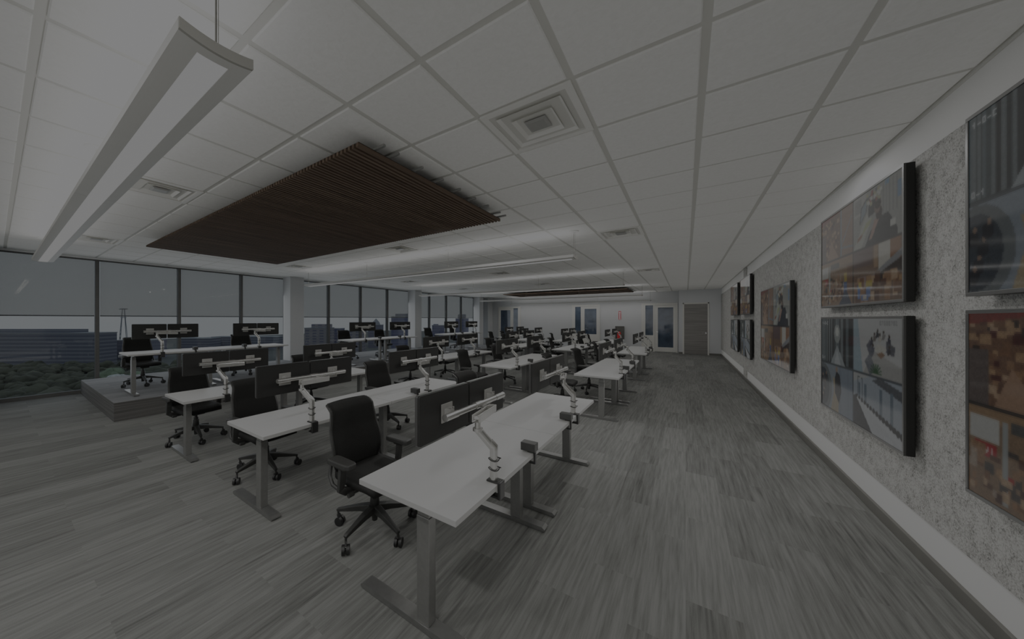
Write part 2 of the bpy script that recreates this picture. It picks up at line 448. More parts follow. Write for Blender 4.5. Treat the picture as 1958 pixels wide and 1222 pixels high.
# ---- window wall: mullions, panes, shades
YM = [-.12+1.497*k for k in range(-3, 14)]
YM = [y for y in YM if y > YB]
COLY = [-.42, 5.6, 11.63, 17.6]
k = 0
spans = list(zip([YB]+YM, YM+[18.95]))
for n, (a, bb) in enumerate(spans):
    if bb-a < .2: continue
    k += 1
    fr = MB()
    fr.box((XW-.06, bb-.032, 0), (XW+.07, bb+.032, H), .004)      # mullion on the far side
    fr.box((XW-.05, a+.032, 0), (XW+.05, bb-.032, .075))          # sill
    fr.box((XW-.05, a+.032, H-.05), (XW+.05, bb-.032, H+.01))     # head
    wo = struct(fr.obj('window_%d' % k, M['mull']))
    pm_ = bpy.data.meshes.new('pane'); pm_.from_pydata([(XW, a+.03, .07), (XW, bb-.03, .07), (XW, bb-.03, H-.04), (XW, a+.03, H-.04)], [], [(0, 1, 2, 3)])
    pm_.materials.append(M['glass']); pane = bpy.data.objects.new('pane', pm_); COL.objects.link(pane); pane.parent = wo
    sh = MB().box((XW+.030, a+.045, 1.715), (XW+.033, bb-.045, H-.03)).obj('roller_shade', M['shade'], wo)
    MB().box((XW+.022, a+.045, 1.690), (XW+.041, bb-.045, 1.716), .004).obj('hem_bar', M['shaderail'], sh)
for n, y in enumerate(COLY):
    struct(MB().box((XW+.10, y, 0), (-10.2, y+.47, H+.01)).obj('wall_column', M['wall']))
struct(MB().box((XW+.05, YB, H-.03), (XW+.11, 18.95, H+.012)).obj('trim_2', M['mullw']))

# ---- raised platform by the windows
pl = MB()
pl.box((-10.66, 1.12, 0), (-7.29, 15.2, .30), .004)
for f_ in pl.bm.faces: f_.material_index = 0 if f_.normal.z > .7 else 1
struct(pl.obj('floor_platform', [M['pcarpet'], M['riser']]))

# ---- far wall joinery
def glazed_door(nm, x0, x1, sx0, sx1, low, side):
    """door leaf with narrow stiles between x0..x1 glass, sidelight sx0..sx1 glass"""
    fx0, fx1 = min(x0, sx0)-.17, max(x1, sx1)+.17
    fr = MB(); zt = 2.33; y0, y1 = YF-.05, YF
    fr.box((fx0, y0, zt), (fx1, y1, zt+.10), .004)
    for a in (fx0, fx1-.06): fr.box((a, y0, 0), (a+.06, y1, zt), .004)
    m0, m1 = (sx1+.035, x0-.13) if sx1 < x0 else (x1+.13, sx0-.035)
    fr.box((min(m0, m1), y0, 0), (max(m0, m1), y1, zt), .004)
    sxa, sxb = (fx0+.06, min(m0, m1)) if sx1 < x0 else (max(m0, m1), fx1-.06)
    fr.box((sxa, y0, 0), (sxb, y1, .82), .004)
    fr.box((sxa, y0, .82), (sx0, y1, zt)); fr.box((sx1, y0, .82), (sxb, y1, zt))
    d = struct(fr.obj(nm, M['frame']))
    MB().box((sx0, YF-.03, .82), (sx1, YF-.02, zt)).obj('sidelight_pane', M['blueglass'], d)
    lf = MB(); dx0, dx1 = x0-.125, x1+.125
    if sx1 < x0: dx1 = min(dx1, fx1-.062)
    yl0, yl1 = YF-.044, YF-.008
    lf.box((dx0, yl0, .02), (x0, yl1, 2.32), .003); lf.box((x1, yl0, .02), (dx1, yl1, 2.32), .003)
    lf.box((x0, yl0, .02), (x1, yl1, low), .003); lf.box((x0, yl0, 2.21), (x1, yl1, 2.32), .003)
    leaf = lf.obj('door_leaf', M['frame'], d)
    MB().box((x0, YF-.03, low), (x1, YF-.02, 2.21)).obj('door_pane', M['blueglass'], leaf)
    hx = dx0+.055 if side < 0 else dx1-.055
    h = MB(); h.disc((hx, 0, 0), .028, .012, 16); h.tube([(hx, 0, .01), (hx, 0, .05), (hx+.09*(-side), 0, .052)], .009, 8)
    ho = h.obj('lever_handle', M['chrome'], leaf); ho.rotation_euler = (R(90), 0, 0); ho.location = (0, YF-.044, .98)
    return d
glazed_door('door_1', -1.116, -.483, -1.653, -1.315, .24, -1)
glazed_door('door_2', -4.57, -3.945, -5.077, -4.765, .80, -1)
glazed_door('door_3', -9.739, -9.056, -8.857, -8.538, .24, -1)
d4 = MB(); d4.box((-.11, YD-.03, 0), (-.055, YD, 2.39), .004); d4.box((.805, YD-.03, 0), (.86, YD, 2.39), .004); d4.box((-.11, YD-.03, 2.335), (.86, YD, 2.39), .004)
d4 = struct(d4.obj('door_4', M['frame']))
leaf = MB().box((-.052, YD-.022, .01), (.802, YD, 2.333), .003).obj('door_leaf', M['doorwood'], d4)
h = MB(); h.tube([(.735, YD-.02, 1.0), (.735, YD-.034, 1.0)], .03, 16); h.tube([(.735, YD-.03, 1.0), (.735, YD-.07, 1.0), (.63, YD-.072, 1.0)], .011, 8)
h.obj('lever_handle', M['chrome'], leaf)
# extinguisher cabinet, extinguisher, sign
cab = empty('extinguisher_cabinet', (-2.80, YF, .60))
cb = MB(); cb.box((-.20, -.11, 0), (.20, -.10+.09, .65)); cb.obj('cabinet_box', M['cabinet'], cab)
cf = MB()
for a in ((-.215, -.125, -.015, .215, -.105, .02), (-.215, -.125, .63, .215, -.105, .665), (-.215, -.125, .02, -.185, -.105, .63), (.185, -.125, .02, .215, -.105, .63)): cf.box(a[:3], a[3:], .003)
cf.obj('cabinet_frame', M['mull'], cab)
tag(cab, 'dark grey recessed extinguisher cabinet on the far white wall', 'cabinet')
ex = empty('fire_extinguisher', (-2.82, YF-.205, .62))
prof = [(0, .075), (.02, .082), (.27, .082), (.33, .06), (.36, .03)]
e = MB(); e.tube([(0, 0, z) for z, r in prof], [r for z, r in prof], 20); e.obj('cylinder_body', M['red'], ex)
e = MB(); e.tube([(0, 0, .36), (0, 0, .42)], .022, 10); e.sweep_rect([(0, 0, .42), (.10, 0, .45)], .025, .012); e.sweep_rect([(0, 0, .40), (.09, 0, .40)], .022, .012); e.obj('valve_lever', M['black'], ex)
e = MB(); e.tube([(-.02, 0, .40), (-.08, -.01, .38), (-.10, -.02, .25), (-.085, -.03, .12)], .010, 8); e.obj('hose', M['black'], ex)
tag(ex, 'red fire extinguisher standing in the wall cabinet under the red sign', 'fire extinguisher')
sg = empty('extinguisher_sign', (-2.81, YF-.004, 1.60))
MB().box((-.06, -.008, 0), (.06, 0, .46), .002).obj('sign_plate', M['signred'], sg)
a = MB(); a.box((-.018, -.011, .06), (.018, -.008, .37)); a.prism([(-.045, .37), (.045, .37), (0, .43)], 1, -.011, -.008)
a.box((-.04, -.011, .02), (.04, -.008, .045)); a.obj('sign_marking', M['signwhite'], sg)
tag(sg, 'narrow red and white upright sign on the far wall above the extinguisher', 'sign')

# ------------------------------------------------------------------ ceiling fixtures
def make_vent():
    r = empty('ceiling_vent'); s = GS/2-.004
    fr = MB()
    for a in ((-s, -s, s, -s+.045), (-s, s-.045, s, s), (-s, -s+.045, -s+.045, s-.045), (s-.045, -s+.045, s, s-.045)):
        fr.box((a[0], a[1], -.004), (a[2], a[3], .010), .002)
    fr.ring(-s+.040, -s+.040, s-.040, s-.040, -.002, .020, .055)
    fr.obj('frame', M['vent'], r)
    MB().box((-s+.02, -s+.02, .085), (s-.02, s-.02, .09)).obj('duct_opening', M['dark'], r)
    for q, w_, z0, z1 in ((.218, .046, -.006, .030), (.140, .040, -.010, .026)):
        lv = MB(); lv.ring(-q, -q, q, q, z0, w_, z1); lv.obj('louvre', M['vent'], r)
    lv = MB(); lv.ring(-.075, -.075, .075, .075, -.002, .02, -.012); lv.box((-.056, -.056, -.012), (.056, .056, -.006)); lv.obj('core_plate', M['ventgrey'], r)
    st = MB()
    for a in ((-.26, -.012, .26, .012), (-.012, -.26, .012, .26)): st.box((a[0], a[1], .034), (a[2], a[3], .040))
    st.obj('core_bracket', M['ventgrey'], r)
    return r
vent = make_vent()
VL = {(0, 1): 'above the walkway beside the dark slatted panel', (0, 7): 'beyond the second pendant over the felt wall walkway', (0, 15): 'beyond the third pendant over the felt wall walkway', (0, 25): 'close to the far wall over the felt wall walkway',
      (-6, -1): 'half behind the big front pendant', (-6, 5): 'just past the middle of the big slatted panel', (-6, 12): 'mid ceiling between second and third pendants', (-6, 18): 'mid ceiling past the third pendant', (-6, 24): 'mid ceiling by the far slatted panel',
      (-12, -1): 'near the window end of the front pendant', (-12, 5): 'near the windows past the corner of the slatted panel', (-12, 12): 'near the windows between second and third pendants', (-12, 18): 'near the windows past the third pendant'}
for n, (i, j) in enumerate(VENTS):
    o = vent if n == 0 else copy_tree(vent)
    o.location = (GX0+(i+.5)*GS, GY0+(j+.5)*GS, H)
    tag(o, 'white square ceiling vent '+VL[(i, j)], 'vent', 'square ceiling vents')

def pendant(Y, zb, label, x0=-1.37, x1=-8.75):
    """curved wing section hung on cables: section in (y, z), runs along X"""
    r = empty('pendant_light', (0, Y, zb))
    n = 14; hw = .118; th = .040; lw = .0506
    ys = [hw*(2*t/n-1) for t in range(n+1)]
    cz = lambda y: .016*(y/hw)**2
    def slab(mb, xa, xb, recess):
        for ya, yb in zip(ys[:-1], ys[1:]):
            up = .016 if recess and abs(ya+yb)/2 < lw else 0
            mb.prism([(ya, cz(ya)+up), (yb, cz(yb)+up), (yb, cz(yb)+th), (ya, cz(ya)+th)], 0, xb, xa)
    xs = [x0, -3.80, -6.22, x1]
    for a, b2 in zip(xs[:-1], xs[1:]):
        a2 = a-.012 if a == x0 else a-.002; b3 = b2+.012 if b2 == x1 else b2+.002
        hs = MB(); slab(hs, a2-.045 if a == x0 else a2, b3+.045 if b2 == x1 else b3, True)
        if a == x0: slab(hs, a2, a2-.045, False)
        if b2 == x1: slab(hs, b3+.045, b3, False)
        hs.obj('housing', M['fixture'], r)
        MB().box((b2+.058 if b2 == x1 else b2+.003, -lw+.001, .004), (a-.058 if a == x0 else a-.003, lw-.001, .014)).obj('lens', M['lens'], r)
    for a, b2 in ((x0, x0-.012), (x1+.012, x1)):
        ec = MB(); slab(ec, a, b2, False); ec.obj('end_cap', M['endcap'], r)
    for k, x in enumerate((x0-.03, -3.80, -6.22, x1+.03)):
        cn = MB(); cn.tube([(x, 0, H-zb-.016), (x, 0, H-zb-.002)], [.066, .072], 20); cn.tube([(x, 0, H-zb-.04), (x, 0, H-zb-.016)], .009, 8)
        co = cn.obj('ceiling_canopy', M['canopy'], r)
        cb2 = MB(); cb2.tube([(x, 0, .04), (x, 0, H-zb-.03)], .0038, 6)
        if k in (0, 3): cb2.tube([(x+.022, .0, .04), (x+.022, .0, H-zb-.014)], .0016, 5)
        cb2.obj('cable', M['cable'], co)
    tag(r, label, 'pendant light', 'linear pendant lights')
    return r
PEN = [(.485, 2.590, 'long curved white pendant light hung over the front of the room'),
       (5.33, 2.560, 'long white pendant light just past the big slatted ceiling panel'),
       (10.31, 2.555, 'long white pendant light between the middle vents and the far slatted panel'),
       (15.2, 2.555, 'slim white pendant light crossing below the far slatted ceiling panel'),
       (19.0, 2.520, 'slim white pendant light hung against the far white wall')]
for y, z, lb in PEN: pendant(y, z, lb)

def baffle(x0, x1, y0, y1, zb, label, rails):
    r = empty('slatted_ceiling_panel', ((x0+x1)/2, (y0+y1)/2, zb))
    ox, oy = (x0+x1)/2, (y0+y1)/2
    s = MB(); x = x0; p = .0452
    while x < x1-.02:
        s.box((x-ox, y0-oy, 0), (x+.023-ox, y1-oy, .028)); x += p
    s.obj('slats', M['baffle'], r)
    MB().box((x0-ox, y0-oy+.004, .0285), (x1-ox, y1-oy-.004, .032)).obj('backing_board', M['backing'], r)
    for k, ry in enumerate(rails):
        q = MB(); q.box((x0-ox-.09, ry-.012-oy, .033), (x1-ox+.10, ry+.012-oy, .053), .005); ro = q.obj('carrier_rail', M['steel'], r)
        hh = MB()
        for hx in (x0-ox+.6, 0, x1-ox-.6): hh.tube([(hx, ry-oy, .05), (hx, ry-oy, H-zb-.001)], .004, 6)
        hh.obj('hanger_rods', M['cable'], ro)
    tag(r, label, 'ceiling panel')
    return r
baffle(-7.36, -1.865, 1.52, 3.74, 2.85, 'large dark brown slatted wood panel hung under the ceiling over the front benches', [1.68, 1.827, 2.112, 2.40, 2.682, 2.973, 3.255, 3.54, 3.688])
baffle(-7.60, -1.93, 15.5, 17.7, 2.885, 'far dark brown slatted wood panel hung near the far wall', [15.8, 16.4, 17.0, 17.5])

# ------------------------------------------------------------------ furniture prototypes
ZT = .71
def make_desk(zt=ZT):
    """origin: floor, middle of desk; user side -X; length along Y 1.392"""
    r = empty('sit_stand_desk'); hl = .694
    tp = MB(); tp.box((-.335, -hl, zt-.030), (.335, hl, zt), .003)
    for f_ in tp.bm.faces: f_.material_index = 0 if f_.normal.z > .9 else 1
    tp.obj('tabletop', [M['laminate'], M['edge']], r)
    for s in (-1, 1):
        y = s*(hl-.115); lx = .068
        lg = MB(); lg.box((lx-.042, y-.030, .035), (lx+.042, y+.030, zt-.115), .004)
        lg.box((lx-.039, y-.027, zt-.115), (lx+.039, y+.027, zt-.075), .003)
        lg.box((lx-.033, y-.022, zt-.075), (lx+.033, y+.022, zt-.046), .002)
        lo = lg.obj('leg', M['steel'], r)
        ft = MB(); ft.prism([(-.415, .012), (-.40, .004), (.295, .004), (.31, .012), (.31, .022), (.29, .036), (-.395, .036), (-.415, .022)], 1, y-.038, y+.038)
        for gx in (-.38, .275): ft.disc((gx, y, 0), .018, .006, 10)
        ft.obj('foot', M['foot'], lo)
        br = MB(); br.prism([(-.28, zt-.031), (.30, zt-.031), (.27, zt-.046), (.12, zt-.052), (-.02, zt-.052), (-.24, zt-.046)], 1, y-.028, y+.028); br.obj('top_bracket', M['steel'], lo)
    MB().box((.04, -hl+.15, zt-.062), (.09, hl-.15, zt-.034), .003).obj('crossbeam', M['steel'], r)
    return r
def make_monitor():
    """origin: middle of the back face; screen faces -X; size .488 x .27"""
    r = empty('monitor'); hw, hh = .244, .135
    b_ = MB()
    def rr(w, h, q): 
        pts = []
        for cx_, cy_, a0 in ((w-q, h-q, 0), (-w+q, h-q, 90), (-w+q, -h+q, 180), (w-q, -h+q, 270)):
            for k_ in range(4): pts.append((cx_+q*math.cos(R(a0+30*k_)), cy_+q*math.sin(R(a0+30*k_))))
        return pts
    b_.prism(rr(hw-.002, hh-.002, .011), 0, -.012, 0, 0); b_.prism(rr(hw, hh, .012), 0, -.030, -.012, 1)
    b_.obj('shell', [M['moncase'], M['monedge']], r)
    MB().box((-.0315, -hw+.008, -hh+.012), (-.0302, hw-.008, hh-.008)).obj('screen', M['glassblk'], r)
    return r
def make_arm(dy):
    """origin: tabletop height, at the pole; crossbar centre at (-.185, dy, .375)"""
    r = empty('monitor_stand')
    cl = MB(); cl.box((-.034, -.030, .001), (.040, .030, .012), .004); cl.box((.036, -.030, -.085), (.054, .030, .012), .005); cl.box((-.02, -.022, -.085), (.040, .022, -.073), .003)
    cl.tube([(-.004, 0, -.078), (-.004, 0, -.033)], .009, 10); cl.disc((-.004, 0, -.036), .016, .004, 12)
    cl.obj('clamp', M['black'], r)
    po = MB(); po.tube([(0, 0, .010), (0, 0, .175), (0, 0, .196), (-.02, -.013, .220)], .0235, 18)
    po.obj('pole', M['alu'], r)
    for z in (.072, .125):
        t = MB(); pts = [(.030*math.cos(R(a_)), .030*math.sin(R(a_)), z+.004*math.sin(R(a_*2))) for a_ in range(125, 430, 30)]
        t.tube(pts, .0034, 6); t.tube([pts[-1], (.040, .004, z+.012)], .004, 6); t.obj('cable_clip', M['black'], r)
    e0 = Vector((-.005, -.003, .192)); e1 = Vector((-.075, -.052, .292))
    lk = MB(); lk.tube([e0, e1], [.024, .023], 16); 
    ax = Vector((0, 0, 1)); lk.tube([e1-ax*.008, e1+ax*.008], .029, 20)
    lk.obj('lower_link', M['alu'], r)
    kn = e1+Vector((0, 0, .012)); k2 = kn+Vector((-.012, .012, .045))
    B = Vector((-.185, dy, .375)); e2 = Vector((-.140, dy+.105, .338))
    sp = MB(); sp.tube([e1, kn+Vector((0, 0, .03))], .017, 14)
    d = (e2-k2).normalized(); side = d.cross(Vector((0, 0, 1))).normalized()
    for s_ in (-1, 1): sp.sweep_rect([k2+side*.020*s_-d*.02, e2+side*.020*s_+d*.02], .009, .044, bev=.002)
    sp.tube([k2-d*.005, e2+d*.005], .011, 10); sp.tube([k2-side*.024, k2+side*.024], .012, 12); sp.tube([e2-side*.024, e2+side*.024], .012, 12)
    sp.obj('spring_arm', M['alu'], r)
    hd = MB(); hd.tube([e2-Vector((0, 0, .02)), e2+Vector((0, 0, .022))], .020, 16); hd.sweep_rect([e2+Vector((0, 0, .012)), B+Vector((.012, .03, -.018)), B], [.03, .036, .03], [.014, .018, .02], bev=.003); hd.tube([B+Vector((0, -.035, 0)), B+Vector((0, .035, 0))], .023, 16); hd.obj('knuckle', M['alu'], r)
    cbm = MB(); cbm.tube([B+Vector((0, -.352, 0)), B+Vector((0, .352, 0))], .0175, 18)
    for s_ in (-1, 1): cbm.tube([B+Vector((0, s_*.235, 0)), B+Vector((0, s_*.352, 0))], .0205, 18)
    cbm.obj('crossbar', M['alu'], r)
    for s_ in (-1, 1):
        mp_ = MB(); yc = B.y+s_*.249; 
        mp_.box((-.249, yc-.054, B.z-.054), (-.243, yc+.054, B.z+.054), .0025)
        mp_.prism([(-.243, yc-.032), (-.243, yc+.032), (-.205, yc+.018), (-.205, yc-.018)], 2, B.z-.026, B.z+.026, bev=.003)
        for q in (-.012, .012): mp_.tube([(-.242, yc+q, B.z+.024), (-.205, yc+q, B.z+.034)], .005, 8)
        mp_.obj('mount_plate', M['plate'], r)
    return r
def make_box():
    """desk-edge power box: origin tabletop height at the rear edge"""
    r = empty('power_box')
    MB().box((-.085, -.034, .012), (.018, .034, .068), .004).obj('housing', M['box'], r)
    s = MB(); s.box((.001, -.012, -.075), (.013, .012, .012), .003); s.box((-.045, -.012, .0005), (.013, .012, .012), .003); s.box((-.03, -.012, -.075), (.008, .012, -.065), .002)
    s.obj('edge_clamp', M['black'], r)
    return r

def make_chair():
    """origin: floor below the column; faces +X"""
    r = empty('task_chair')
    # backrest: fabric slab with lumbar bulge, top lip curling back
    def bx(v):   # v 0..1 from bottom to top
        z = .455+.515*v
        x = -.215-.075*v+.030*math.sin(math.pi*min(1, v*1.7))
        if v > .86: q = (v-.86)/.14; x -= .075*q**2.0; z -= .012*q**2
        return x, z
    def back(u, v):
        x, z = bx(v); x2, z2 = bx(min(1, v+.01)); x1_, z1_ = bx(max(0, v-.01))
        hw = .205+.022*math.sin(math.pi*min(1, v*1.25)) - .010*v
        if v < .12: hw -= .02*(1-v/.12)
        if v > .93: hw -= .012*((v-.93)/.07)**2
        y = hw*(2*u-1)
        bow = .030*(2*u-1)**2
        t_ = Vector((x2-x1_, 0, z2-z1_)).normalized()
        n = Vector((t_.z, 0, -t_.x))
        return Vector((x+bow, y, z)), n
    bk = MB(); bk.sheet(back, 14, 26, .026); bo = bk.obj('backrest', M['fabric'], r)
    fr = MB()
    for s in (0, 1):
        pts = []
        for k in range(19):
            p_, n_ = back(s, k/18); pts.append(p_-n_*.014+Vector((0, (2*s-1)*.004, 0)))
        fr.sweep_rect(pts, .016, .034, up=(0, 1, 0), bev=.003)
    pts = [back(k/12, 1)[0]-back(k/12, 1)[1]*.013 for k in range(13)]
    fr.tube(pts, .0135, 8)
    fr.obj('back_frame', M['cplast'], r)
    # seat
    st = MB()
    def seat(u, v):
        x = -.205+.44*v; y = (.235-.02*(abs(2*v-1)**4))*(2*u-1)
        z = .462-.030*max(0, v-.75)**2*16+.008*(2*u-1)**2-.010*math.sin(math.pi*v)
        return Vector((x, y, z)), Vector((0, 0, 1))
    st.sheet(seat, 12, 14, .045); st.obj('seat', M['seatfab'], r)
    ms = MB(); ms.box((-.20, -.19, .398), (.16, .19, .418), .01); ms.box((-.13, -.075, .345), (.11, .075, .40), .015)
    ms.prism([(-.21, .41), (-.10, .37), (-.10, .345), (-.19, .35), (-.255, .43), (-.255, .50), (-.235, .50), (-.232, .445)], 1, -.03, .03, bev=.004)
    ms.tube([(.02, -.07, .375), (.02, -.23, .372)], .008, 8); ms.tube([(.02, -.22, .372), (.02, -.265, .371)], .016, 10)
    ms.tube([(-.06, .07, .375), (-.06, .24, .372)], .008, 8); ms.tube([(-.06, .20, .372), (-.06, .25, .371)], .02, 10)
    ms.obj('mechanism', M['cplast'], r)
    for s in (-1, 1):
        am = MB(); y = s*.288
        am.sweep_rect([(-.03, s*.12, .385), (-.03, s*.25, .385), (-.035, y, .41), (-.02, y, .50), (-.015, y, .585)], [.06, .06, .055, .055, .05], [.022, .024, .03, .03, .03], up=(1, 0, 0), bev=.004)
        # loop behind the arm, joining the back
        am.tube([(-.07, y*.96, .395), (-.15, y*.95, .405), (-.205, y*.90, .45), (-.215, y*.84, .52), (-.20, y*.78, .56)], .014, 8)
        ao = am.obj('arm', M['cplast'], r)
        pd = MB(); pd.prism([(-.135, y-.042), (-.10, y-.05), (.07, y-.045), (.10, y-.03), (.10, y+.03), (.07, y+.045), (-.10, y+.05), (-.135, y+.042)], 2, .583, .622, bev=.008)
        pd.box((-.06, y-.028, .565), (.04, y+.028, .584), .006)
        pd.obj('arm_pad', M['cplast'], ao)
    gl = MB(); gl.tube([(0, 0, .07), (0, 0, .15), (0, 0, .15), (0, 0, .25)], [.021, .021, .034, .032], 16); gl.tube([(0, 0, .25), (0, 0, .30)], .026, 16); gl.tube([(0, 0, .30), (0, 0, .35)], .018, 12)
    gl.tube([(0, 0, .245), (0, 0, .262), (0, 0, .275)], [.03, .036, .026], 16)
    gl.obj('gas_lift', M['cplast'], r)
    for k in range(5):
        a_ = R(-10+72*k); dx, dy = math.cos(a_), math.sin(a_)
        lg = MB(); lg.sweep_rect([(dx*.02, dy*.02, .165), (dx*.12, dy*.12, .155), (dx*.30, dy*.30, .118), (dx*.315, dy*.315, .112)], [.055, .046, .030, .026], [.06, .046, .026, .022], bev=.005)
        lg.tube([(dx*.305, dy*.305, .118), (dx*.305, dy*.305, .07)], .009, 8)
        lo = lg.obj('base_leg', M['cplast'], r)
        ca = MB(); q = Vector((dx*.305, dy*.305, .033)); sw = R(-10+72*k+random.choice((-50, 35, 80))); ad = Vector((math.cos(sw), math.sin(sw), 0)); td = Vector((-ad.y, ad.x, 0))
        q = q+td*.016
        for s in (-1, 1): ca.tube([q+ad*(.006*s), q+ad*(.027*s)], .033, 18)
        ca.tube([q-ad*.006, q+ad*.006], .010, 8); ca.sweep_rect([q+Vector((0, 0, .02)), q-td*.016+Vector((0, 0, .05))], .012, .03)
        ca.obj('caster', M['black'], lo)
    return r

desk0 = make_desk(); mon0 = make_monitor(); armA = make_arm(.135); armB = make_arm(.075); box0 = make_box(); chair0 = make_chair()
desk_hi = None
first = {}
def use(proto, loc, rz=0.):
    if proto.name not in first: first[proto.name] = 1; o = proto
    else: o = copy_tree(proto)
    o.location = loc; o.rotation_euler = (0, 0, rz)
    return o

# ------------------------------------------------------------------ benches
ROW = {1: 'felt wall row', 2: 'second row from felt wall', 3: 'third row from felt wall', 4: 'window platform row',
       5: 'row two of last bay', 6: 'row three of last bay', 7: 'row four of last bay', 8: 'row five of last bay'}
BAY = {1: 'front bench', 2: 'second bench', 3: 'third bench', 4: 'bench'}
# (row id, bay, desk centre x, bench start y, floor z, mon x, [pair starts], [chair (x,y,rot)])
BENCH = [
 (1, 1, -1.175, 1.235, 0, -1.12, [1.315, 2.889], [(-1.95, 1.75, 0), (-1.97, 3.52, -4)]),
 (1, 2, -1.175, 5.74, 0, -1.125, [5.872, 7.285], [(-1.90, 6.42, 3), (-1.74, 7.86, -6)]),
 (1, 3, -1.175, 10.05, 0, -1.127, [10.234, 11.743], [(-1.84, 10.28, 4), (-1.86, 12.25, -5)]),
 (2, 1, -2.985, 1.235, 0, -2.903, [1.316, 2.881], [(-3.63, 1.72, 2), (-3.70, 3.58, -3)]),
 (2, 2, -2.985, 5.74, 0, -2.905, [5.744, 7.281], [(-3.68, 6.10, 3), (-3.74, 7.75, 0)]),
 (2, 3, -2.965, 10.05, 0, -2.85, [9.911, 11.628], [(-3.72, 10.45, -4), (-3.70, 12.0, 5)]),
 (3, 1, -4.815, 1.235, 0, -4.66, [1.311, 2.838], [(-5.36, 1.62, 3), (-5.56, 3.45, 0)]),
 (3, 2, -4.800, 5.74, 0, -4.62, [5.711, 7.09], [(-5.55, 6.15, -3), (-5.6, 7.7, 4)]),
 (3, 3, -4.68, 10.0, 0, -4.44, [9.702, 11.126], [(-5.45, 10.5, 0), (-5.35, 12.0, 3)]),
 (4, 1, -7.90, 1.33, .30, -7.80, [1.43, 3.041], [(-8.86, 1.78, 8), (-8.62, 3.62, 3)]),
 (4, 2, -7.88, 5.95, .30, -7.80, [6.078, 7.691], [(-9.05, 6.95, -6), (-8.78, 8.30, -4)]),
 (4, 3, -7.86, 10.55, .30, -7.80, [10.706, 12.303], [(-8.85, 11.2, -6), (-8.5, 12.6, 4)]),
 (5, 4, -2.55, 13.95, 0, -2.45, [13.997, 15.565], [(-3.35, 14.6, -8), (-3.3, 16.0, 4)]),
 (6, 4, -4.30, 14.0, 0, -4.17, [14.253, 15.45], [(-5.05, 14.7, 0), (-5.0, 16.1, 6)]),
 (7, 4, -5.92, 13.6, 0, -5.80, [13.652, 15.465], [(-6.7, 14.3, 0), (-6.7, 15.8, 5)]),
 (8, 4, -7.52, 15.35, 0, -7.40, [15.50, 16.95], [(-8.3, 16.0, 0), (-8.3, 17.4, 0)]),
]
HALF = ('nearer half', 'farther half')
for row, bay, dx, ys, fz, mx, pairs, chairs in BENCH:
    zt = ZT+fz+(.02 if row == 4 else 0)
    for h_ in (0, 1):
        where = '%s of %s, %s' % (HALF[h_], BAY[bay], ROW[row])
        dk = use(desk0, (dx, ys+.696+h_*1.394, fz))
        if row == 4: dk.scale = (1, 1, (ZT+.02)/ZT)
        tag(dk, 'white desktop sit-stand desk, '+where, 'desk', 'white sit-stand desks')
        p0 = pairs[h_]; px = dx+.335-.036; zm = zt+.375
        cx_ = mx+.062
        proto = armA if h_ == 0 else armB; rel = .135 if h_ == 0 else .075
        py = p0+.494-rel
        py = min(max(py, ys+h_*1.394+.06), ys+(h_+1)*1.394-.06)
        ar = use(proto, (px, py, zt))
        # crossbar sits .06 behind the monitors: shear-free fit by yaw about the pole
        reach = math.hypot(-.249, rel)
        tgt = Vector((mx+.004-px, p0+.494-py)); 
        tag(ar, 'silver dual-screen stand, '+where, 'monitor stand', 'dual monitor arms')
        mon_x = px-.2492; mon_c = py+rel
        for s_, nm in ((-1, 'nearer'), (1, 'farther')):
            mo = use(mon0, (mon_x, mon_c+s_*.249, zm))
            tag(mo, 'black monitor, %s of pair, %s' % (nm, where), 'monitor', 'desk monitors')
        bx_ = use(box0, (dx+.336, ys+(.955 if h_ == 0 else 1.83)+(.10 if bay > 1 else 0), zt))
        tag(bx_, 'charcoal power box at desk edge, '+where, 'power box', 'desk edge power boxes')
        cx2, cy2, cr_ = chairs[h_]
        ch = use(chair0, (cx2, cy2, fz), R(cr_))
        tag(ch, 'black five-star task chair at %s' % where, 'chair', 'black task chairs')

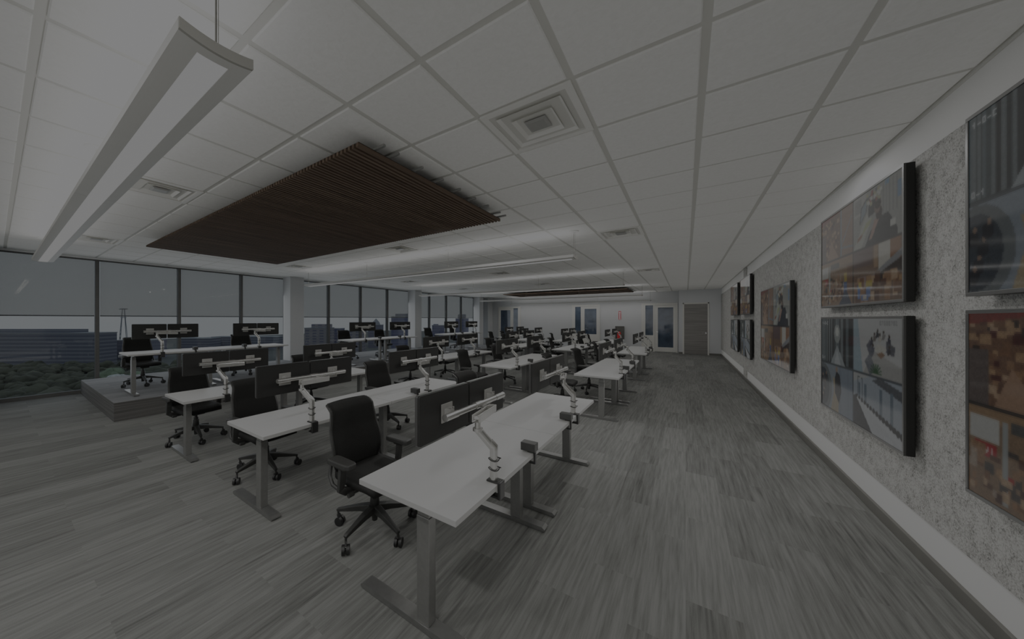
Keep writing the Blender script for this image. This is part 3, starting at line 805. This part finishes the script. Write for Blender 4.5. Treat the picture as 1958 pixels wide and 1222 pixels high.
# ------------------------------------------------------------------ wall displays
class Pic:
    def __init__(s, w, h): s.w, s.h = w, h; s.p = [[(.2, .2, .2)]*w for _ in range(h)]
    def rect(s, x0, y0, x1, y1, c, j=0.):
        for y in range(max(0, int(y0*s.h)), min(s.h, int(math.ceil(y1*s.h)))):
            for x in range(max(0, int(x0*s.w)), min(s.w, int(math.ceil(x1*s.w)))):
                k = 1+random.uniform(-j, j); s.p[y][x] = tuple(min(1, v*k) for v in c)
    def poly(s, pts, c, j=0.):
        xs = [p[0] for p in pts]; ys = [p[1] for p in pts]
        for y in range(max(0, int(min(ys)*s.h)), min(s.h, int(max(ys)*s.h)+1)):
            for x in range(max(0, int(min(xs)*s.w)), min(s.w, int(max(xs)*s.w)+1)):
                a, b2 = (x+.5)/s.w, (y+.5)/s.h; ins = False; n = len(pts)
                for i in range(n):
                    (xa, ya), (xb, yb) = pts[i], pts[(i+1) % n]
                    if (ya > b2) != (yb > b2) and a < (xb-xa)*(b2-ya)/(yb-ya)+xa: ins = not ins
                if ins:
                    k = 1+random.uniform(-j, j); s.p[y][x] = tuple(min(1, v*k) for v in c)
    def ell(s, cx, cy, rx, ry, c, j=0.):
        s.poly([(cx+rx*math.cos(2*math.pi*k/20), cy+ry*math.sin(2*math.pi*k/20)) for k in range(20)], c, j)
    def line(s, x0, y0, x1, y1, wd, c):
        d = math.hypot(x1-x0, y1-y0) or 1; nx, ny = -(y1-y0)/d*wd/2, (x1-x0)/d*wd/2
        s.poly([(x0+nx, y0+ny), (x1+nx, y1+ny), (x1-nx, y1-ny), (x0-nx, y0-ny)], c)
    GL = {'0': '7557', '1': '2622', '2': '6247', '-': '0070', '7': '7124', '8': '7257', 'C': '7447'}
    def text(s, x, y, t, c, px=1):
        X = int(x*s.w); Y = int(y*s.h)
        for ch in t:
            for r_, v in enumerate(s.GL[ch]):
                for b2 in range(3):
                    if int(v) >> (2-b2) & 1:
                        for q in range(px):
                            for q2 in range(px):
                                yy, xx = Y-r_*px-q, X+b2*px+q2
                                if 0 <= yy < s.h and 0 <= xx < s.w: s.p[yy][xx] = c
            X += 4*px
    def mesh(s, name, W, Hh):
        """flat grid facing -X; local y from +W/2 (viewer's left) to -W/2"""
        vs = [(0, W/2-W*i/s.w, Hh*j/s.h) for j in range(s.h+1) for i in range(s.w+1)]
        q = s.w+1
        fs = [(j*q+i, (j+1)*q+i, (j+1)*q+i+1, j*q+i+1)[::-1] for j in range(s.h) for i in range(s.w)]
        src = s.p; s.p = []
        for j in range(s.h):
            row_ = []
            for i in range(s.w):
                acc = [0, 0, 0]; tw = 0
                for dj in (-1, 0, 1):
                    for di in (-1, 0, 1):
                        a, b2 = j+dj, i+di
                        if 0 <= a < s.h and 0 <= b2 < s.w:
                            k = 9 if dj == di == 0 else 1; tw += k
                            for q2 in range(3): acc[q2] += k*src[a][b2][q2]
                c = [v/tw for v in acc]; g_ = sum(c)/3
                row_.append(tuple(g_+(v-g_)*.72 for v in c))
            s.p.append(row_)
        me = bpy.data.meshes.new(name); me.from_pydata(vs, [], fs)
        ca = me.color_attributes.new('picture', 'FLOAT_COLOR', 'CORNER')
        buf = []
        for j in range(s.h):
            for i in range(s.w):
                c = lin(s.p[j][i]); buf += [*c, 1]*4
        ca.data.foreach_set('color', buf)
        me.materials.append(M['screen']); return me

def pic_office():
    P = Pic(192, 108); rnd = random.Random(3)
    # upper-left quarter: dark corridor with upright stripes and bright floor wedge
    P.rect(0, .5, .5, 1, (.20, .24, .25))
    for k in range(26):
        x = k*.5/26; c = rnd.choice(((.13, .15, .16), (.30, .36, .38), (.20, .25, .26), (.10, .11, .12), (.36, .40, .41)))
        P.rect(x, .52, x+.012, 1, c, .08)
    P.poly([(.16, .5), (.27, .72), (.40, .5)], (.52, .56, .57), .05)
    P.poly([(.22, .5), (.27, .66), (.33, .5)], (.62, .65, .66), .04)
    P.ell(.27, .84, .05, .10, (.50, .53, .52), .1); P.ell(.27, .86, .025, .05, (.72, .74, .70), .05)
    P.rect(.44, .52, .5, 1, (.12, .13, .14), .1)
    # upper-right quarter: pale meeting room seen from above
    P.rect(.5, .5, 1, 1, (.66, .67, .66), .02)
    P.poly([(.5, .5), (.5, 1), (.56, 1), (.62, .5)], (.50, .60, .64), .04)
    P.poly([(.62, .5), (.74, .72), (1, .62), (1, .5)], (.58, .58, .56), .03)
    P.poly([(.66, .76), (.70, .82), (.74, .70), (.71, .64)], (.33, .34, .38), .1)
    P.poly([(.86, .82), (.94, .77), (.93, .70), (.86, .72)], (.30, .31, .34), .1)
    P.poly([(.73, .74), (.79, .79), (.87, .75), (.81, .69)], (.70, .69, .64), .06)
    P.poly([(.77, .70), (.81, .665), (.85, .70), (.82, .72)], (.50, .36, .25), .1)
    for x, y, cc in ((.715, .795, (.22, .23, .28)), (.745, .835, (.40, .38, .36)), (.775, .865, (.16, .17, .20)), (.835, .855, (.45, .44, .43)), (.885, .82, (.20, .21, .27)), (.73, .735, (.28, .30, .36)), (.885, .735, (.18, .19, .22)), (.80, .83, (.62, .60, .56))):
        P.poly([(x-.017, y-.03), (x+.014, y-.024), (x+.018, y+.012), (x-.006, y+.026)], cc, .15); P.ell(x+.002, y+.034, .008, .014, (.22, .17, .14))
    P.poly([(.64, .62), (.70, .70), (.76, .56), (.70, .5)], (.38, .40, .43), .1)
    for k in range(9):
        a = math.pi*k/8; P.line(.76, .53, .76+.06*math.cos(a), .53+.085*math.sin(a), .009, (.18, .33, .20))
    # lower-left quarter: round meeting table, wood rail and standing person
    P.rect(0, 0, .5, .5, (.45, .50, .54), .04)
    P.rect(.30, 0, .5, .5, (.40, .46, .52), .05)
    P.ell(.03, .22, .155, .27, (.34, .37, .38), .05); P.ell(.025, .22, .115, .22, (.16, .20, .24), .15)
    for x, y in ((.02, .30), (.06, .24), (.04, .14), (.08, .33), (.02, .08)): P.ell(x, y, .025, .045, (.10, .11, .15), .15); P.ell(x+.006, y+.05, .010, .018, (.50, .38, .30))
    P.poly([(.17, 0), (.29, 0), (.30, .22), (.25, .34), (.20, .36), (.22, .22)], (.60, .52, .38), .07)
    P.poly([(.235, .20), (.30, .10), (.335, .24), (.31, .40), (.26, .44), (.235, .36)], (.13, .14, .17), .1); P.ell(.262, .455, .017, .032, (.55, .45, .38))
    for k in range(7): P.rect(.34+k*.022, 0, .344+k*.022, .5, (.46, .52, .57))
    # lower-right quarter: long white table with dark chairs
    P.rect(.5, 0, 1, .5, (.55, .60, .64), .03)
    P.poly([(.5, .40), (.72, .50), (.5, .5)], (.62, .63, .62), .03)
    P.poly([(.72, .46), (1, .36), (1, .44), (.80, .5)], (.30, .32, .34), .08)
    for x in (.57, .64, .80, .90): P.rect(x, .06, x+.018, .40, (.36, .43, .48), .05)
    P.poly([(.52, .27), (1, 0), (.70, 0)], (.70, .72, .73), .02); P.poly([(.52, .27), (1, .10), (1, 0)], (.72, .74, .75), .02)
    P.poly([(.5, .26), (.53, .28), (.72, 0), (.5, 0)], (.15, .16, .18), .25)
    for k in range(15): x = .545+.45*k/14; y = .275-.175*k/14; P.ell(x, y, .012+.008*k/14, .016+.012*k/14, (.10, .11, .12))
    P.line(.56, .28, .56, .46, .006, (.25, .29, .32)); P.line(.61, .26, .61, .45, .006, (.25, .29, .32)); P.line(.56, .46, .61, .45, .006, (.25, .29, .32))
    P.text(.02, .965, '1-0-C', (.75, .77, .77)); P.text(.015, .57, '0-1', (.7, .72, .72)); P.text(.84, .035, '1201', (.75, .77, .78)); P.text(.80, .975, '07800702', (.48, .49, .49))
    P.rect(0, .496, 1, .504, (.25, .28, .30)); P.rect(.497, 0, .503, 1, (.25, .28, .30))
    return P
def pic_depot():
    P = Pic(192, 108); rnd = random.Random(5)
    wood = ((.55, .38, .24), (.62, .46, .30), (.46, .30, .19), (.36, .22, .15), (.66, .52, .38))
    # upper-left: aisle of brown racking with red top rail and blue posts
    P.rect(0, .5, .5, 1, (.42, .28, .19), .12)
    for k in range(60):
        x, y = rnd.uniform(0, .28), rnd.uniform(.55, .95); P.rect(x, y, x+rnd.uniform(.012, .04), y+rnd.uniform(.015, .05), rnd.choice(wood+((.30, .13, .11), (.20, .14, .11))), .1)
    P.poly([(.10, .5), (.17, .72), (.30, .5)], (.60, .44, .32), .05)
    P.poly([(0, .94), (.32, 1), (0, 1)], (.48, .16, .12), .1); P.rect(0, .5, .08, .80, (.34, .29, .27), .1)
    P.rect(.33, .5, .5, 1, (.52, .38, .28), .06)
    P.line(.33, .5, .33, 1, .012, (.38, .48, .56)); P.line(.34, .62, .48, .88, .010, (.40, .50, .58)); P.line(.33, .60, .5, .57, .02, (.38, .45, .50))
    # upper-right: person at a desk seen from above
    P.rect(.5, .5, 1, 1, (.52, .53, .50), .03)
    P.rect(.52, .82, .66, 1, (.60, .60, .57), .03); P.rect(.53, .85, .60, .97, (.48, .49, .47), .03)
    P.poly([(.5, .5), (.66, .80), (.72, .74), (.60, .5)], (.62, .63, .58), .03)
    P.poly([(.58, .72), (.66, .82), (.68, .96), (.60, .88)], (.10, .11, .12), .05); P.poly([(.59, .74), (.655, .82), (.67, .94), (.605, .87)], (.42, .50, .54), .04)
    P.poly([(.68, .76), (.76, .78), (.76, .96), (.69, .94)], (.13, .14, .15), .1)
    P.poly([(.60, .62), (.70, .70), (.72, .74), (.66, .72)], (.60, .62, .40), .05); P.poly([(.55, .57), (.60, .60), (.62, .64), (.56, .61)], (.55, .30, .18), .15)
    P.poly([(.64, .5), (.70, .62), (.78, .72), (.88, .72), (.96, .56), (.96, .5)], (.12, .13, .15), .1)
    P.poly([(.69, .56), (.72, .56), (.79, .70), (.75, .72)], (.62, .46, .38), .04)
    P.ell(.79, .76, .032, .06, (.16, .10, .08), .1); P.ell(.775, .81, .030, .055, (.45, .33, .27), .06); P.ell(.78, .84, .032, .045, (.13, .09, .07))
    for k in range(26):
        x, y = rnd.uniform(.66, .80), rnd.uniform(.86, .97); P.rect(x, y, x+.018, y+.02, rnd.choice(((.70, .70, .66), (.55, .20, .16), (.30, .32, .34), (.62, .60, .40))))
    P.rect(.955, .80, .985, .92, (.32, .48, .62)); P.rect(.85, .955, .89, .985, (.30, .50, .66)); P.rect(.90, .60, .94, .64, (.70, .70, .66))
    for k in range(5): P.rect(.83+k*.03, .72, .834+k*.03, .98, (.44, .45, .43))
    # lower-left: shop shelves
    P.rect(0, 0, .5, .5, (.50, .38, .27), .10); P.rect(0, .42, .5, .5, (.56, .42, .28), .05)
    P.rect(.01, .32, .12, .44, (.68, .68, .65), .03); P.rect(.17, .40, .30, .45, (.28, .28, .27), .1)
    P.rect(.03, .24, .11, .30, (.66, .14, .14)); 
    for k in range(4): P.line(.04+k*.018, .25, .045+k*.018, .29, .006, (.8, .75, .72))
    P.rect(.14, .02, .155, .44, (.55, .57, .56)); P.rect(.16, .10, .175, .17, (.65, .12, .10))
    for k in range(70):
        x, y = rnd.uniform(0, .36), rnd.uniform(.02, .30); P.rect(x, y, x+rnd.uniform(.01, .035), y+rnd.uniform(.015, .05), rnd.choice(wood+((.25, .22, .20), (.58, .50, .42), (.30, .18, .14))), .1)
    P.rect(.37, .10, .42, .28, (.24, .33, .52), .06); P.rect(.38, .24, .42, .32, (.66, .54, .18), .05); P.rect(.42, .12, .5, .40, (.46, .33, .24), .1)
    P.poly([(.30, 0), (.40, .16), (.48, 0)], (.22, .25, .32), .06)
    # lower-right: stacked cartons under a sloped beam
    P.rect(.5, 0, 1, .5, (.44, .33, .25), .08); P.rect(.5, .34, .72, .5, (.38, .29, .27), .05)
    P.rect(.74, .30, .78, .5, (.60, .46, .32)); P.rect(.79, .28, .90, .5, (.72, .70, .64), .03); P.rect(.90, .30, .98, .5, (.55, .36, .22), .05)
    P.poly([(.70, .22), (1, .40), (1, .34), (.74, .18)], (.48, .49, .50), .05); P.poly([(.70, .20), (1, .33), (1, .22), (.80, .16)], (.22, .17, .15), .1)
    P.rect(.56, .12, .74, .24, (.52, .44, .42), .04)
    for k in range(46):
        x, y = rnd.uniform(.52, .97), rnd.uniform(0, .18); P.rect(x, y, x+rnd.uniform(.03, .06), y+rnd.uniform(.03, .09), rnd.choice(wood), .06)
    P.rect(.56, .04, .585, .16, (.25, .38, .62)); P.rect(.66, .05, .70, .15, (.25, .38, .62)); P.rect(.57, .14, .60, .19, (.70, .58, .20)); P.rect(.66, .14, .72, .19, (.70, .58, .20)); P.rect(.60, .02, .68, .07, (.26, .36, .60)); P.rect(.62, .03, .66, .06, (.66, .62, .55))
    P.rect(0, .496, 1, .504, (.18, .16, .15)); P.rect(.497, 0, .503, 1, (.18, .16, .15))
    return P
W1, H1 = 1.66, .905
OFF = pic_office(); DEP = pic_depot()
meO = OFF.mesh('screen_office', W1, H1); meD = DEP.mesh('screen_depot', W1, H1)
def display(y0, y1, z0, z1, kind, label):
    """flat wall display; case from x 1.19 to 1.25, wall bracket behind"""
    yc = (y0+y1)/2; w_, h_ = y1-y0, z1-z0
    r = empty('wall_display', (1.19, yc, z0))
    cs = MB(); cs.box((.006, -w_/2, 0), (.052, w_/2, h_), .006); cs.obj('case', M['tvcase'], r)
    bz = MB(); q = .020
    bz.box((0, -w_/2, 0), (.012, w_/2, q), .002); bz.box((0, -w_/2, h_-q), (.012, w_/2, h_), .002)
    bz.box((0, -w_/2, q), (.012, -w_/2+q, h_-q), .002); bz.box((0, w_/2-q, q), (.012, w_/2, h_-q), .002)
    bz.obj('bezel', M['tvbezel'], r)
    MB().box((.050, -.25, h_*.3), (.080, .25, h_*.7), .002).obj('wall_bracket', M['black'], r)
    sc = bpy.data.objects.new('screen', meO if kind == 'o' else meD); COL.objects.link(sc); sc.parent = r
    sc.location = (.004, 0, q); sc.scale = (1, (w_-2*q)/W1, (h_-2*q)/H1)
    tag(r, label, 'wall display', 'wall displays on the felt wall')
display(1.33, 3.03, 1.745, 2.68, 'o', 'large display cut off by the frame edge, upper one with blue-grey office pictures')
display(1.33, 3.03, .72, 1.675, 'd', 'large display cut off by the frame edge, lower one with brown depot pictures')
display(3.64, 5.335, 1.745, 2.685, 'd', 'upper display of the second pair, four brown depot and desk pictures')
display(3.64, 5.335, .70, 1.65, 'o', 'lower display of the second pair, four grey office pictures')
display(6.665, 8.90, .860, 2.180, 'd', 'single tall-set display alone in mid felt wall between the pairs')
display(10.27, 11.93, 1.745, 2.68, 'd', 'upper display of the third pair beside the wall joint')
display(10.27, 11.93, .69, 1.62, 'o', 'lower display of the third pair beside the wall joint')
display(12.55, 14.24, 1.745, 2.68, 'd', 'upper display of the last pair toward the far door')
display(12.55, 14.24, .69, 1.62, 'o', 'lower display of the last pair toward the far door')

# ------------------------------------------------------------------ outside
TH = R(36.23); FP = 630.5
def at(u, wd, z):
    """point in the direction of column u at depth wd"""
    r_ = (u-849)*wd/FP
    return Vector((r_*math.cos(TH)-wd*math.sin(TH), r_*math.sin(TH)+wd*math.cos(TH), z))
def zat(v, wd): return 1.626+(610.6-v)*wd/FP
GZ = -40.
struct(MB().box((-900, -500, GZ-1), (-12, 900, GZ)).obj('ground', M['ground']))
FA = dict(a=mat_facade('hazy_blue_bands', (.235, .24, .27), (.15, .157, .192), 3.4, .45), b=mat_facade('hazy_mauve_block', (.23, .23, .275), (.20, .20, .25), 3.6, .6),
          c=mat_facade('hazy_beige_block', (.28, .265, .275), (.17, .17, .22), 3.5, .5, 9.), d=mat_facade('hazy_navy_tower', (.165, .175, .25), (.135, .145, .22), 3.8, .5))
def building(u0, u1, vtop, wd, mat, label, tops=(), depth=22):
    a, b2 = at(u0, wd, GZ), at(u1, wd, GZ); c_ = (a+b2)/2; ln = (b2-a).length; ang = math.atan2(b2.y-a.y, b2.x-a.x)
    r = empty('building', c_, ang); h_ = zat(vtop, wd)-GZ
    MB().box((-ln/2, 0, 0), (ln/2, depth, h_)).obj('facade', mat, r)
    MB().box((-ln/2-.3, -.3, h_), (ln/2+.3, depth+.3, h_+.8)).obj('roof', M['roofm'], r)
    for (t0, t1, vt, kind) in tops:
        x0, x1 = -ln/2+ln*t0, -ln/2+ln*t1; ht = zat(vt, wd)-GZ
        if kind == 'box': MB().box((x0, 3, h_+.8), (x1, depth-3, ht)).obj('roof_block', mat, r)
        else:
            p = MB(); xc = (x0+x1)/2; hw = (x1-x0)/2; base = h_+.8
            p.tube([(xc, depth/2, base), (xc, depth/2, base+(ht-base)*.4), (xc, depth/2, ht)], [hw, hw*.8, .2], 4, smooth=False); p.obj('roof_spire', M['roofm'], r)
    tag(r, label, 'building', 'hazy city buildings')
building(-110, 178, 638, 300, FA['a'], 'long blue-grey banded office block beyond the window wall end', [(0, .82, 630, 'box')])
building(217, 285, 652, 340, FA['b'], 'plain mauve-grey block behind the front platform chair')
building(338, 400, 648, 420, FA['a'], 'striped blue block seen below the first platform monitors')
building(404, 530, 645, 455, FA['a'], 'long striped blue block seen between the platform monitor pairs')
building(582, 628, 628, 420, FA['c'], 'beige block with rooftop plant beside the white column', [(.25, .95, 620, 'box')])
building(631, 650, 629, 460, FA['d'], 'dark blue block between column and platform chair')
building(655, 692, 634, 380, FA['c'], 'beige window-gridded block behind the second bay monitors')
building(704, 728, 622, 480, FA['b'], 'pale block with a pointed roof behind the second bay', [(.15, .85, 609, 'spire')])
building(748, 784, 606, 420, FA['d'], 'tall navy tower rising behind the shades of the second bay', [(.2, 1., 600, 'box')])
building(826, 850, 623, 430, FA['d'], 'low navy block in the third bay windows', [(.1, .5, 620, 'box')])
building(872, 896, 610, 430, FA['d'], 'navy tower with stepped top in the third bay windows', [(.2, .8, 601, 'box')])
# lattice mast
mast = empty('radio_mast', at(236, 380, GZ)); hm = zat(590, 380)-GZ
mm = MB()
for sx, sy in ((-1, -1), (1, -1), (1, 1), (-1, 1)): mm.tube([(sx*4, sy*4, 0), (sx*.8, sy*.8, hm)], .35, 5)
for k in range(12):
    z = hm*k/12; q = 4-3.2*k/12; q2 = 4-3.2*(k+1)/12; mm.tube([(-q, -q, z), (q2, -q2, z+hm/12)], .22, 4); mm.tube([(q, -q, z), (-q2, -q2, z+hm/12)], .22, 4)
mm.obj('lattice', M['roofm'], mast)
pm = MB(); pm.box((-10, -2, hm-1.2), (10, 2, hm)); pm.box((-7, -1.5, hm*.80), (7, 1.5, hm*.80+.8)); pm.obj('platform', M['roofm'], mast)
tag(mast, 'pale lattice radio mast standing among the distant buildings', 'mast')
# woods: uncountable mass of crowns
def blob(mb, c, rx, rz, rnd, sub=2):
    t = bmesh.new(); bmesh.ops.create_icosphere(t, subdivisions=sub, radius=1)
    for v in t.verts:
        k = 1+rnd.uniform(-.22, .22); v.co = Vector((v.co.x*rx*k, v.co.y*rx*k, v.co.z*rz*k))+c
    mb._take(t, 0, True)
wd_ = MB(); rn = random.Random(11)
for k in range(1100):
    u = rn.uniform(-150, 900); d = rn.uniform(150, 285)
    p_ = at(u, d, GZ+rn.uniform(.5, 3.5)); q = rn.uniform(2, 5.5); blob(wd_, p_, q, q*rn.uniform(.5, .9), rn)
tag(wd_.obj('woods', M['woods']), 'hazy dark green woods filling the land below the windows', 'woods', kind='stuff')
def tree(u, wd, vtop, rad, label, mat):
    p_ = at(u, wd, GZ); r = empty('tree', p_); top = zat(vtop, wd)-GZ
    t = MB(); t.tube([(0, 0, 0), (0, 0, top*.5), (0, 0, top*.85)], [.6, .45, .25], 8); t.obj('trunk', M['bark'], r)
    c_ = MB(); rr_ = random.Random(int(u))
    for k in range(16):
        a_ = rr_.uniform(0, 6.28); q = rr_.uniform(0, rad*.7); blob(c_, Vector((q*math.cos(a_), q*math.sin(a_), top-rad*.9+rr_.uniform(-.5, .45)*rad)), rad*rr_.uniform(.3, .5), rad*rr_.uniform(.3, .45), rr_)
    c_.obj('crown', mat, r)
    tag(r, label, 'tree', 'tall trees outside the windows')
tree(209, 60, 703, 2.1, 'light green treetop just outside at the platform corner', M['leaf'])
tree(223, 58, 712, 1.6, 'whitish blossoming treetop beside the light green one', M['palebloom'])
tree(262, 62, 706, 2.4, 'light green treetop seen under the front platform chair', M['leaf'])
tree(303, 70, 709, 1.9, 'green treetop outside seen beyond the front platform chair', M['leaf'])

# ------------------------------------------------------------------ light
wld = bpy.data.worlds.new('sky'); scene.world = wld; wld.use_nodes = True
nt = wld.node_tree; nt.nodes.clear()
wo = N(nt, 'ShaderNodeOutputWorld'); bg = N(nt, 'ShaderNodeBackground'); tc = N(nt, 'ShaderNodeTexCoord'); sp = N(nt, 'ShaderNodeSeparateXYZ')
cr = N(nt, 'ShaderNodeValToRGB')
L(nt, tc.outputs['Generated'], sp.inputs[0]); L(nt, sp.outputs['Z'], cr.inputs[0])
cr.color_ramp.elements[0].position = 0; cr.color_ramp.elements[0].color = (.60, .67, .72, 1)
cr.color_ramp.elements[1].position = .5; cr.color_ramp.elements[1].color = (.50, .60, .70, 1)
bg.inputs[1].default_value = 1.1
L(nt, cr.outputs[0], bg.inputs[0]); L(nt, bg.outputs[0], wo.inputs[0])

def area(name, loc, sx, sy, power, col, rot):
    l = bpy.data.lights.new(name, 'AREA'); l.shape = 'RECTANGLE'; l.size = sx; l.size_y = sy; l.energy = power; l.color = col
    o = bpy.data.objects.new(name, l); COL.objects.link(o); o.location = loc; o.rotation_euler = rot
    return o
WARM = (1, .985, .955)
for y, z, lb in PEN:
    area('pendant_downlight', (-5.06, y, z-.004), 7.3, .10, 80, WARM, (0, 0, 0))
    area('pendant_uplight', (-5.06, y, z+.10), 7.3, .16, 46, WARM, (R(180), 0, 0))
area('rear_wall_fill', (-4.7, YB+.06, 1.5), 11.5, 2.6, 165, (.97, .985, 1), (R(90), 0, 0))  # broad unseen lamp added for even fill; the back wall has no window
area('window_daylight', (-10.62, 9.3, 1.35), 17.6, 2.1, 330, (.86, .94, 1), (R(90), 0, R(-90)))
area('rear_ceiling_fill', (-4.8, -2.8, 2.93), 9, .5, 45, WARM, (0, 0, 0))  # added lamp without fixture, lights the front of the room from behind
area('aisle_ceiling_fill', (-.05, 9.9, 2.965), 1.8, 16.4, 165, WARM, (0, 0, 0))  # unseen lamp added to brighten the aisle, no fixture on the ceiling
area('aisle_floor_fill', (.2, 7.0, .02), 1.6, 22.0, 150, WARM, (R(180), 0, 0))  # added upward lamp on the floor, imitates bounce to lift the ceiling
area('rear_floor_fill', (-4.5, -2.6, .02), 9, 3.0, 130, WARM, (R(180), 0, 0))  # second added floor-level lamp, brightens the ceiling from behind the camera
for x, y in ((.85, .20), (-.45, -.45), (-2.5, -.45), (.85, 4.5), (-.5, 4.5), (-2.6, 4.5)):
    area('ceiling_spot', (x, y, 2.96), .14, .14, 26 if x > 0 else 62, WARM, (0, 0, 0))

# ------------------------------------------------------------------ camera and grading
cam = bpy.data.cameras.new('camera'); co = bpy.data.objects.new('camera', cam); COL.objects.link(co)
co.location = (0, 0, 1.626); co.rotation_euler = (R(90), 0, TH)
cam.sensor_width = 36; cam.lens = 36*FP/1958; cam.shift_x = (979-849)/1958; cam.shift_y = -(611-610.6)/1958
cam.clip_start = .05; cam.clip_end = 3000
scene.camera = co
vs_ = scene.view_settings
vs_.view_transform = 'Standard'; vs_.look = 'None'; vs_.exposure = 0; vs_.gamma = 1
vs_.use_curve_mapping = True; WL = 3.
cm = vs_.curve_mapping; cm.extend = 'HORIZONTAL'; cm.use_clip = False
cm.white_level = (WL, WL, WL)
cv = cm.curves[3]; pts = [(0, 0), (.05, .047), (.10, .087), (.20, .139), (.40, .186), (1, .216)]
cv.points[0].location = pts[0]; cv.points[1].location = pts[-1]
for p_ in pts[1:-1]: cv.points.new(*p_)
cm.update()
scene.cycles.use_denoising = True
